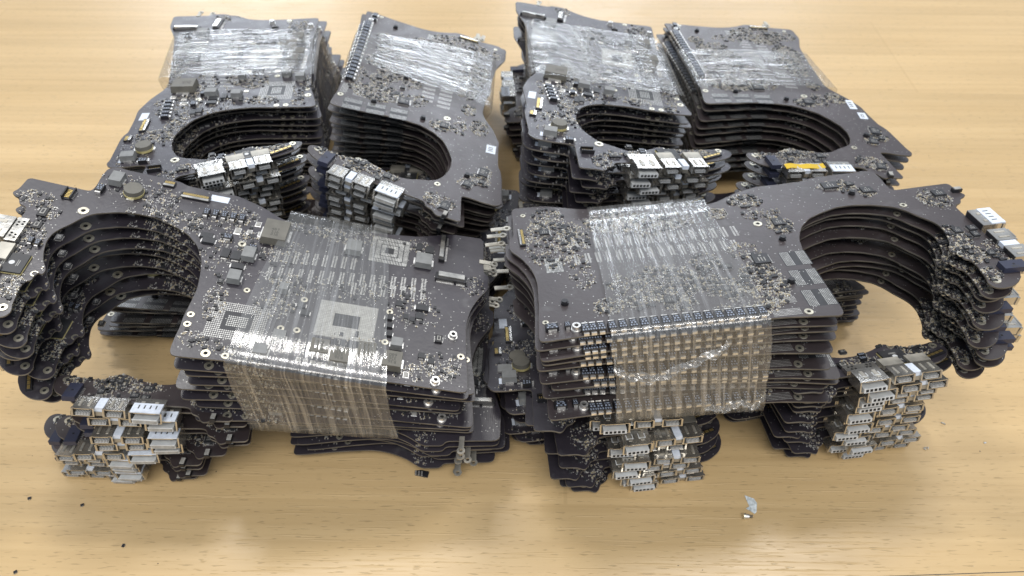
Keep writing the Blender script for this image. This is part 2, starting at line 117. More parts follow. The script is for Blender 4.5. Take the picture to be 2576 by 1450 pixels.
class MB:
    """collects faces with materials, builds ONE mesh"""
    def __init__(s): s.v = []; s.f = []; s.m = []
    def quadbox(s, x, y, z, w, h, t, mat, ang=0, bottom=False, taper=0., top=None):
        c, sn = math.cos(ang), math.sin(ang); i = len(s.v)
        for zz, k in ((z, 1.), (z+t, 1.-taper)):
            for a, b in ((-1,-1),(1,-1),(1,1),(-1,1)):
                px, py = a*w/2*k, b*h/2*k
                s.v.append((x+px*c-py*sn, y+px*sn+py*c, zz))
        fs = [(4,5,6,7),(0,1,5,4),(1,2,6,5),(2,3,7,6),(3,0,4,7)]
        if bottom: fs.append((3,2,1,0))
        for q, f in enumerate(fs):
            s.f.append(tuple(i+k for k in f)); s.m.append(MI[top] if (top and q == 0) else MI[mat])
    def box(s, x0, x1, y0, y1, z0, z1, mat): s.quadbox((x0+x1)/2, (y0+y1)/2, z0, x1-x0, y1-y0, z1-z0, mat, bottom=True)
    def quad(s, pts, mat):
        i = len(s.v); s.v += pts; s.f.append(tuple(range(i, i+len(pts)))); s.m.append(MI[mat])
    def flat(s, x, y, z, w, h, mat, ang=0):
        c, sn = math.cos(ang), math.sin(ang)
        s.quad([(x+a*w/2*c-b*h/2*sn, y+a*w/2*sn+b*h/2*c, z) for a, b in ((-1,-1),(1,-1),(1,1),(-1,1))], mat)
    def cyl(s, x, y, z, r, t, mat, n=20, top=None, r2=None):
        i = len(s.v); r2 = r if r2 is None else r2
        for k in range(n): a = 2*PI*k/n; s.v.append((x+r*math.cos(a), y+r*math.sin(a), z))
        for k in range(n): a = 2*PI*k/n; s.v.append((x+r2*math.cos(a), y+r2*math.sin(a), z+t))
        for k in range(n): s.f.append((i+k, i+(k+1)%n, i+n+(k+1)%n, i+n+k)); s.m.append(MI[mat])
        s.f.append(tuple(range(i+n, i+2*n))); s.m.append(MI[top or mat])
    def ring(s, x, y, z, ro, ri, t, mat, n=20, a0=0, a1=2*PI):
        full = abs(a1-a0-2*PI) < 1e-6; i = len(s.v); N = n if full else n+1
        for rr, zz in ((ro,z),(ro*.97,z+t),(ri,z+t),(ri,z-.5)):
            for k in range(N): a = a0+(a1-a0)*k/n; s.v.append((x+rr*math.cos(a), y+rr*math.sin(a), zz))
        for L in range(3):
            for k in range(n):
                k2 = (k+1) % N
                s.f.append((i+L*N+k, i+L*N+k2, i+(L+1)*N+k2, i+(L+1)*N+k)); s.m.append(MI[mat])
    def mesh(s, name, xf=None):
        me = bpy.data.meshes.new(name)
        me.from_pydata([(a*U, b*U, c*U) for a, b, c in s.v], [], s.f)
        used = sorted(set(s.m)); mp = {}
        for k, u in enumerate(used): me.materials.append(M[ML[u]]); mp[u] = k
        me.polygons.foreach_set('material_index', [mp[q] for q in s.m]); me.update()
        return me

col = bpy.data.collections.new('scene_objects'); scene.collection.children.link(col)
def link(name, me, parent=None, loc=(0,0,0), rz=0, rx=0, **props):
    o = bpy.data.objects.new(name, me); col.objects.link(o)
    if parent is not None: o.parent = parent
    o.location = (loc[0]*U, loc[1]*U, loc[2]*U); o.rotation_euler = (rx, 0, rz)
    for k, v in props.items(): o[k] = v
    return o
MC = {}
def cached(key, fn):
    if key not in MC:
        b = MB(); fn(b); MC[key] = b.mesh(key if isinstance(key, str) else str(key[0]))
    return MC[key]

# ---------------------------------------------------------------- canonical board (mm)
def chaikin(P, n=1):
    for cut in (.9, .35)[:n]:
        Q = []
        for i in range(len(P)):
            a = P[i]; b = P[(i+1) % len(P)]
            f = min(.25, cut/(math.dist(a, b)+1e-9))
            Q += [(a[0]*(1-f)+b[0]*f, a[1]*(1-f)+b[1]*f), (a[0]*f+b[0]*(1-f), a[1]*f+b[1]*(1-f))]
        P = Q
    return P
OUT = [tuple(p) for p in J['outline']]
OUT = [p for i, p in enumerate(OUT) if math.dist(p, OUT[i-1]) > .6]
OUT = chaikin(OUT, 2)
for _c in J['comp2']:
    if _c[0] == 'tant2' and _c[2] < 80: _c[1] = -2.7; _c[3] = 3.7; _c[4] = 2.7
    if _c[0] == 'audio': _c[3] *= .8; _c[4] *= .8
class Warp:
    def __init__(s, st):
        s.m = st['m']; s.t = 'A' in st
        if s.t:
            A = np.array(st['A']); B = np.array(st['B']); n = len(A); s.A = A
            K = s.u(np.linalg.norm(A[:,None]-A[None], axis=-1))+30*np.eye(n); P = np.hstack([np.ones((n,1)), A])
            s.w = np.linalg.solve(np.block([[K,P],[P.T,np.zeros((3,3))]]), np.vstack([B, np.zeros((3,2))]))
    def u(s, r): return np.where(r > 0, r*r*np.log(r+1e-12), 0)
    def __call__(s, x, y):
        if not s.t: return s.m*x, y
        X = np.array([[x,y]]); r = np.linalg.norm(X[:,None]-s.A[None], axis=-1); n = len(s.A)
        v = (s.u(r)@s.w[:n]+np.hstack([[[1.]], X])@s.w[n:])[0]; return float(v[0]), float(v[1])
    def ang(s, x, y):
        a = s(x-1, y); b = s(x+1, y); t = math.atan2(b[1]-a[1], b[0]-a[0])
        if s.m < 0: t += PI
        return (t+PI) % (2*PI)-PI

T0 = 0.0        # board top surface is local z = 0, thickness 1.1 below
def board_mesh(W, face):
    P = [W(*p) for p in OUT]
    if sum(P[i][0]*P[(i+1) % len(P)][1]-P[(i+1) % len(P)][0]*P[i][1] for i in range(len(P))) < 0: P = P[::-1]
    bm = bmesh.new(); n = len(P)
    rows = []
    for ins, z in ((.1,-.62),(0,-.54),(0,-.08),(.06,0)):
        r = []
        for i in range(n):
            a = P[i-1]; b = P[i]; c = P[(i+1) % n]; tx = c[0]-a[0]; ty = c[1]-a[1]; l = math.hypot(tx, ty)+1e-9
            r.append(bm.verts.new(((b[0]-ty/l*ins)*U, (b[1]+tx/l*ins)*U, z*U)))
        rows.append(r)
    for k in range(3):
        for i in range(n):
            f = bm.faces.new((rows[k][i], rows[k][(i+1) % n], rows[k+1][(i+1) % n], rows[k+1][i])); f.material_index = 1
    from mathutils.geometry import tessellate_polygon
    for r, flip in ((rows[3], False), (rows[0], True)):
        for t in tessellate_polygon([[Vector((p[0], p[1], 0)) for p in P]]):
            A, B, Cc = [P[k] for k in t]; cw = (B[0]-A[0])*(Cc[1]-A[1])-(B[1]-A[1])*(Cc[0]-A[0]) < 0
            t = t[::-1] if cw != flip else t
            try: f = bm.faces.new([r[k] for k in t]); f.material_index = 0
            except ValueError: pass
    me = bpy.data.meshes.new('board_panel'); bm.to_mesh(me); bm.free()
    me.materials.append(M[face]); me.materials.append(M['edge']); return me
def inside(x, y, P=None):
    P = P or OUT; c = False; j = len(P)-1
    for i in range(len(P)):
        if (P[i][1] > y) != (P[j][1] > y) and x < (P[j][0]-P[i][0])*(y-P[i][1])/(P[j][1]-P[i][1])+P[i][0]: c = not c
        j = i
    return c

# ---- component builders: each adds itself to an MB at local (x, y), w along local x, h along local y
def c_ind(b, x, y, w, h, a, t=2.6, mat='ferrite'):
    b.quadbox(x, y, .25, w, h, t, mat, a, taper=.06)
    b.quadbox(x, y, 0, w*.55, h*1.18, .7, 'silver', a)
def c_big(b, x, y, w, h, a): c_ind(b, x, y, w, h, a, 3.2, 'olive')
def c_mos(b, x, y, w, h, a):
    b.quadbox(x, y, .08, w*.98, h*.98, .95, 'chip', a, taper=.05)
    c, s = math.cos(a), math.sin(a)
    if w > h:
        for d in (-1, 1): b.quadbox(x+d*w*.52*c, y+d*w*.52*s, 0, w*.14, h*.7, .45, 'silver', a)
    else:
        for d in (-1, 1): b.quadbox(x-d*h*.52*s, y+d*h*.52*c, 0, w*.7, h*.14, .45, 'silver', a)
def c_tant(b, x, y, w, h, a, t=1.5):
    b.quadbox(x, y, .1, w*.95, h*.95, t, 'black', a, taper=.04)
    c, s = math.cos(a), math.sin(a)
    def L(dx, dy): return x+dx*c-dy*s, y+dx*s+dy*c
    px, py = L(w*.56, 0); b.quadbox(px, py, 0, w*.24, h*.66, t*.8, 'silver', a)
    px, py = L(-w*.54, 0); b.quadbox(px, py, 0, w*.2, h*.6, t*.62, 'silver', a)
    z = t+.115
    # printed band with plus sign and code
    for (u, v, ww, hh) in ((-.30,-.3,.2,.12),(-.30,.3,.2,.12),(-.30,0,.06,.26),(-.30,0,.2,.07),(.0,-.2,.16,.2),(.0,.18,.16,.2),(.24,-.1,.1,.34),(.24,.25,.1,.12)):
        px, py = L(u*w, v*h); b.flat(px, py, z, ww*w, hh*h, 'print', a)
def c_disc(b, x, y, w, h, a):
    b.cyl(x, y, .2, 3.4, 1.0, 'yellow', 28, r2=3.5); b.cyl(x, y, 1.2, 3.4, 1.6, 'olive', 28, r2=3.1)
    b.quadbox(x, y, 0, 8.2, 2.4, .5, 'silver', a)
def dots(b, x, y, w, h, a, nx, ny, keep=lambda i, j: True, size=.5, z=.03, mat='pad'):
    c, s = math.cos(a), math.sin(a)
    for i in range(nx):
        for j in range(ny):
            if not keep(i, j): continue
            u = (i+.5)/nx*w-w/2; v = (j+.5)/ny*h-h/2
            b.flat(x+u*c-v*s, y+u*s+v*c, z, size, size, mat, a+PI/4)
def c_bga(b, x, y, w, h, a, nx=20, ny=28):
    b.quadbox(x, y, -.02, w*.5, h*.5, .045, 'chip', a)
    def keep(i, j):
        u = abs((i+.5)/nx-.5); v = abs((j+.5)/ny-.5)
        return not (.17 < max(u, v*1.05) < .245)
    dots(b, x, y, w, h, a, nx, ny, keep, .42, .04)
def c_bga2(b, x, y, w, h, a):
    b.quadbox(x, y, -.02, w*1.03, h*1.03, .04, 'ceram', a); b.quadbox(x, y, .0, w*.36, h*.45, .05, 'chip', a)
    dots(b, x, y, w, h, a, 22, 32, lambda i, j: max(abs((i+.5)/22-.5)/.2, abs((j+.5)/32-.5)/.25) > 1, .36, .06)
def c_pch(b, x, y, w, h, a):
    c, s = math.cos(a), math.sin(a); n = int(max(w, h)/.55)
    b.quadbox(x, y, -.02, w, h, .03, 'chip', a)
    for i in range(n):
        t = (i+.5)/n-.5
        for d in (-1, 1):
            for (r0, r1) in ((.36,.48),(.23,.34),(.11,.21)):
                if abs(t) > r1: continue
                m_, l_ = (r0+r1)/2*d, (r1-r0)
                u, v = m_*w, t*h; b.flat(x+u*c-v*s, y+u*s+v*c, .03, l_*w, h/n*.5, 'pad', a)
                u, v = t*w, m_*h; b.flat(x+u*c-v*s, y+u*s+v*c, .035, w/n*.5, l_*h, 'pad', a)
def c_card(b, x, y, w, h, a):
    if w > h: a += PI/2; w, h = h, w
    b.quadbox(x, y, 0, w*.7, h, 1.4, 'black', a); c, s = math.cos(a), math.sin(a)
    b.quadbox(x-.12*w*c, y-.12*w*s, .2, w*.5, h*.84, 1.8, 'steel', a)
    n = int(h/.5)
    for i in range(n):
        if abs(i-n*.62) < 1: continue
        v = ((i+.5)/n-.5)*h*.92; u = w*.45; b.quadbox(x+u*c-v*s, y+u*s+v*c, 0, w*.3, .26, .35, 'silver', a)
def c_fpc(b, x, y, w, h, a):
    if w > h: a += PI/2; w, h = h, w
    c, s = math.cos(a), math.sin(a); b.quadbox(x, y, 0, w, h, .75, 'black', a)
    b.quadbox(x+.3*w*c, y+.3*w*s, .1, w*.35, h*.92, .85, 'steel', a)
    n = int(h/.42)
    for i in range(n):
        v = ((i+.5)/n-.5)*h*.86; b.quadbox(x-.2*w*c-v*s, y-.2*w*s+v*c, .1, w*.42, .2, .72, 'gold', a)
def c_pin6(b, x, y, w, h, a):
    c, s = math.cos(a), math.sin(a)
    b.quadbox(x, y, 0, w, h, .5, 'black', a)
    for d in (-1, 1): b.quadbox(x-d*.48*h*s, y+d*.48*h*c, 0, w, .45, 1.6, 'black', a)
    for i in range(6):
        u = ((i+.5)/6-.5)*w*.8; b.quadbox(x+u*c, y+u*s, .4, .3, h*.6, .35, 'gold', a); b.quadbox(x+u*c-.62*h*s, y+u*s+.62*h*c, 0, .3, .5, .3, 'silver', a)
def c_sock(b, x, y, w, h, a):
    c, s = math.cos(a), math.sin(a)
    b.quadbox(x, y, 0, w, h, .9, 'black', a); b.quadbox(x, y, .5, w*.6, h*.5, .6, 'ceram', a); b.quadbox(x, y, .9, w*.4, h*.25, .3, 'black', a)
    for d in (-1, 1):
        for i in range(5):
            u = ((i+.5)/5-.5)*w*.8; v = d*h*.56; b.quadbox(x+u*c-v*s, y+u*s+v*c, 0, .22, h*.16, .25, 'silver', a)
def c_chip(b, x, y, w, h, a):
    b.quadbox(x, y, .1, w*.86, h*.86, .8, 'chip', a); c, s = math.cos(a), math.sin(a)
    for d in (-1, 1):
        for i in range(7):
            t = (i+.5)/7-.5
            b.quadbox(x+t*w*.8*c-d*h*.47*s, y+t*w*.8*s+d*h*.47*c, 0, w*.05, h*.12, .25, 'silver', a)
            b.quadbox(x-t*h*.8*s+d*w*.47*c, y+t*h*.8*c+d*w*.47*s, 0, w*.12, h*.05, .25, 'silver', a)
    b.flat(x+.24*w*c, y+.24*w*s, .905, w*.1, h*.12, 'ceram', a)
    for k in range(3): b.flat(x-(.1)*w*c-(k-1)*.16*h*s, y-.1*w*s+(k-1)*.16*h*c, .905, w*.34, h*.05, 'ceram', a)
def c_wifi(b, x, y, w, h, a):
    b.quadbox(x, y, 0, 8.4, 8.4, .35, 'yellow', a); b.quadbox(x, y, .3, 8.1, 8.1, .7, 'chip', a); b.cyl(x, y, 1.0, .85, .06, 'white', 18)
    c, s = math.cos(a), math.sin(a)
    for k in range(4):
        v = -2.6+k*.5+(k > 1)*3.2; b.flat(x-v*s, y+v*c, 1.005, 2.8-.4*(k % 2), .2, 'ceram', a)
def c_pad(b, x, y, w, h, a):
    b.quadbox(x, y, 0, w, h, .12, 'silver', a, taper=.1); b.quadbox(x, y, .1, w*.72, h*.72, .3, 'ceram', a, taper=.15)
def c_vram(b, x, y, w, h, a):
    c, s = math.cos(a), math.sin(a); b.quadbox(x, y, -.02, w, h, .035, 'chip', a)
    for d in (-1, 1):
        if h > w: v = d*h*.30; dots(b, x-v*s, y+v*c, w*.96, h*.34, a, 13, 6, size=.32)
        else: u = d*w*.30; dots(b, x+u*c, y+u*s, w*.34, h*.96, a, 6, 13, size=.32)
def c_vramh(b, x, y, w, h, a): 
    if h > w: dots(b, x, y, w, h, a, 5, 20, size=.30)
    else: dots(b, x, y, w, h, a, 20, 5, size=.30)
def c_stud(b, x, y, w, h, a): b.cyl(x, y, 0, 1.25, .8, 'black', 16); b.cyl(x, y, .8, .95, .6, 'chip', 16)
def c_lug(b, x, y, w, h, a):
    pass
def c_blue(b, x, y, w, h, a):
    b.quadbox(x, y, 0, 4.0, 7.6, 1.9, 'blue', a); b.flat(x, y, 1.91, .7, .7, 'void', a)
    c, s = math.cos(a), math.sin(a)
    for i in range(9):
        v = -3.2+i*.8; b.quadbox(x+2.3*c-v*s, y+2.3*s+v*c, 0, .8, .22, .3, 'silver', a)
def c_audio(b, x, y, w, h, a):
    b.quadbox(x, y, 0, w*.6, h*.8, 1.3, 'black', a); b.quadbox(x, y, 1.3, w*.5, h*.6, .3, 'ceram', a)
def c_mem(b, x, y, w, h, a):
    c, s = math.cos(a), math.sin(a)
    for d in (-1, 1):
        for i in range(9):
            u = ((i+.5)/9-.5)*w; v = d*h*.27; b.flat(x+u*c-v*s, y+u*s+v*c, .03, w/9*.6, h*.34, 'pad', a)
BUILD = dict(ind=c_ind, big=c_big, r36=lambda b, x, y, w, h, a: c_ind(b, x, y, w, h, a, 2.9, 'olive'), disc=c_disc, mos=c_mos, tant=c_tant, tant2=c_tant, bga=c_bga, bga2=c_bga2, pch=c_pch,
    cardv=c_card, cardh=c_card, fpc=c_fpc, fpcv=c_fpc, pin6=c_pin6, sock=c_sock, wifi=c_wifi, chip=c_chip, pad=c_pad, vram=c_vram, vramh=c_vramh, stud=c_stud, blue=c_blue, audio=c_audio, mem=c_mem)
NAMES = dict(ind='inductor', big='power_inductor', r36='power_inductor', disc='round_inductor', mos='transistor', tant='tantalum_capacitor', tant2='tantalum_capacitor', bga='chip_pad_grid', bga2='chip_pad_grid', pch='chip_pad_grid',
    cardv='card_slot', cardh='card_slot', fpc='ribbon_connector', fpcv='ribbon_connector', pin6='pin_socket', sock='plug_socket', wifi='controller_chip', chip='chip', pad='capacitor', vram='memory_pad_grid', vramh='memory_pad_grid', stud='rubber_stud', blue='blue_connector', audio='metal_can', mem='memory_pads')

def smallstuff(b, clus, W, rng, dens=1.):
    for x, y, w, h, n in clus:
        for _ in range(int(n*dens*1.9)):
            r = math.sqrt(rng.random())*1.12; t = rng.random()*2*PI
            cx = x+.5*w*r*math.cos(t); cy = y+.5*h*r*math.sin(t)
            if not inside(cx, cy): continue
            cx = round(cx/.35)*.35; cy = round(cy/.35)*.35
            px, py = W(cx, cy); a = W.ang(cx, cy)+(0 if rng.random() < .5 else PI/2)
            k = rng.random()
            if k < .42: b.flat(px, py, .03, .42, .25, rng.choice(['pad','pad','ceram']), a)
            elif k < .93:
                L = .62 if rng.random() < .8 else 1.05; 
                b.quadbox(px, py, 0, L, L*.5, .24, 'silver' if rng.random() < .35 else 'pad', a)
                b.quadbox(px, py, .02, L*.5, L*.5+.02, .30, rng.choice(['tan','ocher','ocher','black','ceram']), a)
            else: b.quadbox(px, py, 0, 1.2, 1.0, .45, 'chip', a)
def ringmesh(b, r, notch=False):
    if notch: b.ring(0, 0, 0, r, r*.62, .22, 'brass', 18, PI*.0, PI*1.35)
    else: b.ring(0, 0, 0, r, r*.42, .22, 'brass', 22); b.cyl(0, 0, -.3, r*.43, .33, 'void', 14)
def standmesh(b, r):
    b.ring(0, 0, 0, r*1.0, r*.5, 1.9, 'silver', 22); b.ring(0, 0, 0, r*1.25, r*.9, .5, 'silver', 22); b.cyl(0, 0, 0, r*.5, 1.2, 'void', 14)

# ---- ports (origin at the board edge centre, opening faces -y)
def port_shell(b, w, d, t, z0):
    k = .25
    b.box(-w/2, w/2, -d, 0, z0+t-k, z0+t, 'steel'); b.box(-w/2, w/2, -d, 0, z0, z0+k, 'steel')
    b.box(-w/2, -w/2+k, -d, 0, z0+k, z0+t-k, 'steel'); b.box(w/2-k, w/2, -d, 0, z0+k, z0+t-k, 'steel')
    b.box(-w/2+k, w/2-k, -d*.35, -.02, z0+k, z0+t-k, 'black')
    for s in (-1, 1):       # flared lips round the mouth
        b.quadbox(s*(w/2+.15), -d+.3, z0+.1, .3, .9, t-.2, 'steel', bottom=True)
        b.quadbox(s*w*.22, -d*.5, z0+t, w*.12, d*.55, .14, 'tin')
    b.box(-w*.36, w*.36, -d-.35, -d+.1, z0+t-.2, z0+t+.12, 'steel')
def tb_shell(b): port_shell(b, 6.4, 6.4, 3.3, -1.5)
def tb_tongue(b): b.box(-2.1, 2.1, -6.8, -.8, -.75, .35, 'white')
def tb_comb(b):
    for i in range(9): b.box(-1.95+i*.46, -1.78+i*.46, -6.86, -6.8, -.45, .36, 'black'); b.box(-1.95+i*.46, -1.78+i*.46, -6.8, -4.5, .35, .40, 'dprint')
def mag_shell(b):
    port_shell(b, 9.6, 7.6, 4.3, -2.0)
    for i in (-1, 1):
        b.box(i*2.1-1.2, i*2.1+1.2, -5.0, -4.7, 2.3, 2.46, 'white'); b.box(i*2.1-1.2, i*2.1-.9, -5.0, -2.9, 2.3, 2.46, 'white'); b.box(i*2.1+.9, i*2.1+1.2, -5.0, -2.9, 2.3, 2.46, 'white')
def mag_tongue(b): b.box(-3.9, 3.9, -8.3, -.8, -1.7, -.1, 'white')
def mag_holes(b):
    for i in range(5): b.box(-3.3+i*1.4, -2.4+i*1.4, -8.36, -8.3, -1.35, -.4, 'void')
def mag_win(b): b.box(-3.6, 3.6, -8.62, -8.5, -1.3, -.05, 'ceram'); b.box(-3.9, 3.9, -8.8, -8.5, .0, .35, 'white')
def mag_lid(b):       # seen from the underside: pale block with four slits
    b.box(-4.6, 4.6, -7.8, -3.0, 2.3, 2.7, 'sticker')
    for i in range(4): b.box(-2.8+i*1.8, -2.4+i*1.8, -5.9, -4.1, 2.7, 2.74, 'dprint')
def bridge(b): b.box(-1.3, 1.3, -5.6, -.3, .2, 1.7, 'sticker'); b.box(-1.1, 1.1, -5.9, -1.5, -1.3, .2, 'tin')
def shield_perf(b):
    b.box(-5.4, 5.4, .1, 3.6, .2, 1.7, 'steel')
    for i in (-1, 1):
        for (u, v) in ((3.2,1.2),(1.9,1.2),(3.8,2.6),(2.5,2.6)): b.cyl(i*u, v, 1.7, .42, .03, 'void', 12)
def shield_flat(b): b.box(-3.5, 3.5, .1, 4.4, .2, 1.9, 'tin')
def gold_strip(b):
    b.box(-5, 5, -1.0, 1.0, 0, .7, 'black')
    for i in range(5): b.box(-4.6+i*1.9, -3.1+i*1.9, -.45, .45, .7, .85, 'gold')

PORTS = [('mag', -37.2), ('tb', -27.2), ('tb', -17.7)]
def add_ports(par, W, comp_up):
    y0 = -61.0
    for kind, x in PORTS:
        px, py = W(x, y0); a = W.ang(x, y0)
        if kind == 'mag':
            h = link('charging_port', cached('mag_shell', mag_shell), par, (px, py, 0), a)
            t = link('port_tongue', cached('mag_tongue', mag_tongue), h); (link('contact_row', cached('mag_holes', mag_holes), h) if comp_up else link('port_window', cached('mag_win', mag_win), h))
            if not comp_up: link('port_cover', cached('mag_lid', mag_lid), h)
            else: link('perforated_shield', cached('shield_perf', shield_perf), par, (px, py, 0), a)
        else:
            h = link('display_port', cached('tb_shell', tb_shell), par, (px, py, 0), a)
            link('port_tongue', cached('tb_tongue', tb_tongue), h); link('contact_row', cached('tb_comb', tb_comb), h)
            if comp_up: link('port_shield', cached('shield_flat', shield_flat), par, (px, py, 0), a)
    px, py = W(-22.45, y0); link('port_bridge', cached('bridge', bridge), par, (px, py, 0), W.ang(-22.45, y0))
    if comp_up:
        px, py = W(-10.5, -56.5); link('gold_contact_strip', cached('gold_strip', gold_strip), par, (px, py, 0), W.ang(-10.5, -56.5)+.35)
STICK = {'B2': [(-71.8, -6, 4.2, 6.6, .1)], 'B4': [(-71, 2.5, 3.4, 9, .0), (-71.6, -9.2, 3.6, 6, 0)], 'F2': []}
def tape(b):
    n = 14
    for i in range(n):
        x0 = -8.5+i*17/n; x1 = x0+17/n; z0 = 2.0+.25*math.sin(i*.9); z1 = 2.0+.25*math.sin((i+1)*.9); t0 = .4*math.sin(i*.5); t1 = .4*math.sin((i+1)*.5)
        b.quad([(x0,-2+t0,z0),(x1,-2+t1,z1),(x1,1.2+t1,z1+.2),(x0,1.2+t0,z0+.2)], 'kapton'); b.quad([(x0,-2+t0,z0-.1),(x0,1.2+t0,z0+.1),(x1,1.2+t1,z1+.1),(x1,-2+t1,z1-.1)], 'kapton')
def lug_mesh(b):
    b.quadbox(2.6, 0, .1, 4.6, 1.9, .35, 'tin', bottom=True)
    b.ring(-.9, 0, .1, 1.5, .65, .35, 'tin', 18)

STACKS = J['stacks']; GEO = {}
def geo(n):
    st = STACKS[n]; W = Warp(st); up = st['m'] > 0; rng = random.Random(hash(n) % 1000 if False else sum(map(ord, n)))
    key = n if W.t else ('pure', up)
    if key in GEO: return GEO[key]
    g = dict(W=W, up=up, panel=board_mesh(W, 'maskA' if up else 'maskB'))
    b = MB(); smallstuff(b, J['clus'] if up else J['clus2'], W, rng, 1.0)
    # loose sprinkle over the whole board
    for _ in range(900):
        x = rng.uniform(-78, 0); y = rng.uniform(-66, 96)
        if inside(x, y) and inside(x+1, y+1) and inside(x-1, y-1):
            p = W(x, y); b.flat(*p, .03, .4, .22, 'pad', W.ang(x, y)+rng.choice((0, PI/2)))
    g['small'] = b.mesh('small_components')
    b = MB()
    comp = J['comp'] if up else J['comp2']
    for it in comp:
        k, x, y, w, h = it
        if k == 'lug': continue
        px, py = W(x, y); kk = 'bga2' if (k == 'bga' and w < 15.8 and y > 40) else k
        BUILD[kk](b, px, py, w, h, W.ang(x, y))
    for x, y, w, h in (J['mem'] if up else J['mem2']):
        px, py = W(x, y); c_mem(b, px, py, w, h, W.ang(x, y))
    g['joined'] = b.mesh('mounted_components')
    GEO[key] = g; return g

def text_mesh(s, size, mat):
    cu = bpy.data.curves.new('printed_text', 'FONT'); cu.body = s; cu.size = size*U; cu.align_x = 'CENTER'; cu.align_y = 'CENTER'; cu.space_line = .8
    o = bpy.data.objects.new('tmp_text', cu); col.objects.link(o)
    dg = bpy.context.evaluated_depsgraph_get(); me = bpy.data.meshes.new_from_object(o.evaluated_get(dg)); me.materials.clear(); me.materials.append(M[mat])
    bpy.data.objects.remove(o); return me

def basis(th, tx, ty):
    n = Vector((-tx, -ty, 1)).normalized(); e = Vector((math.cos(th), math.sin(th), 0)); e = (e-n*e.dot(n)).normalized(); f = n.cross(e)
    return e, f, n
def matrix(q):
    x, y, z, th, tx, ty = q; e, f, n = basis(th, tx, ty)
    return Matrix(((e.x, f.x, n.x, x*U), (e.y, f.y, n.y, y*U), (e.z, f.z, n.z, z*U), (0,0,0,1)))

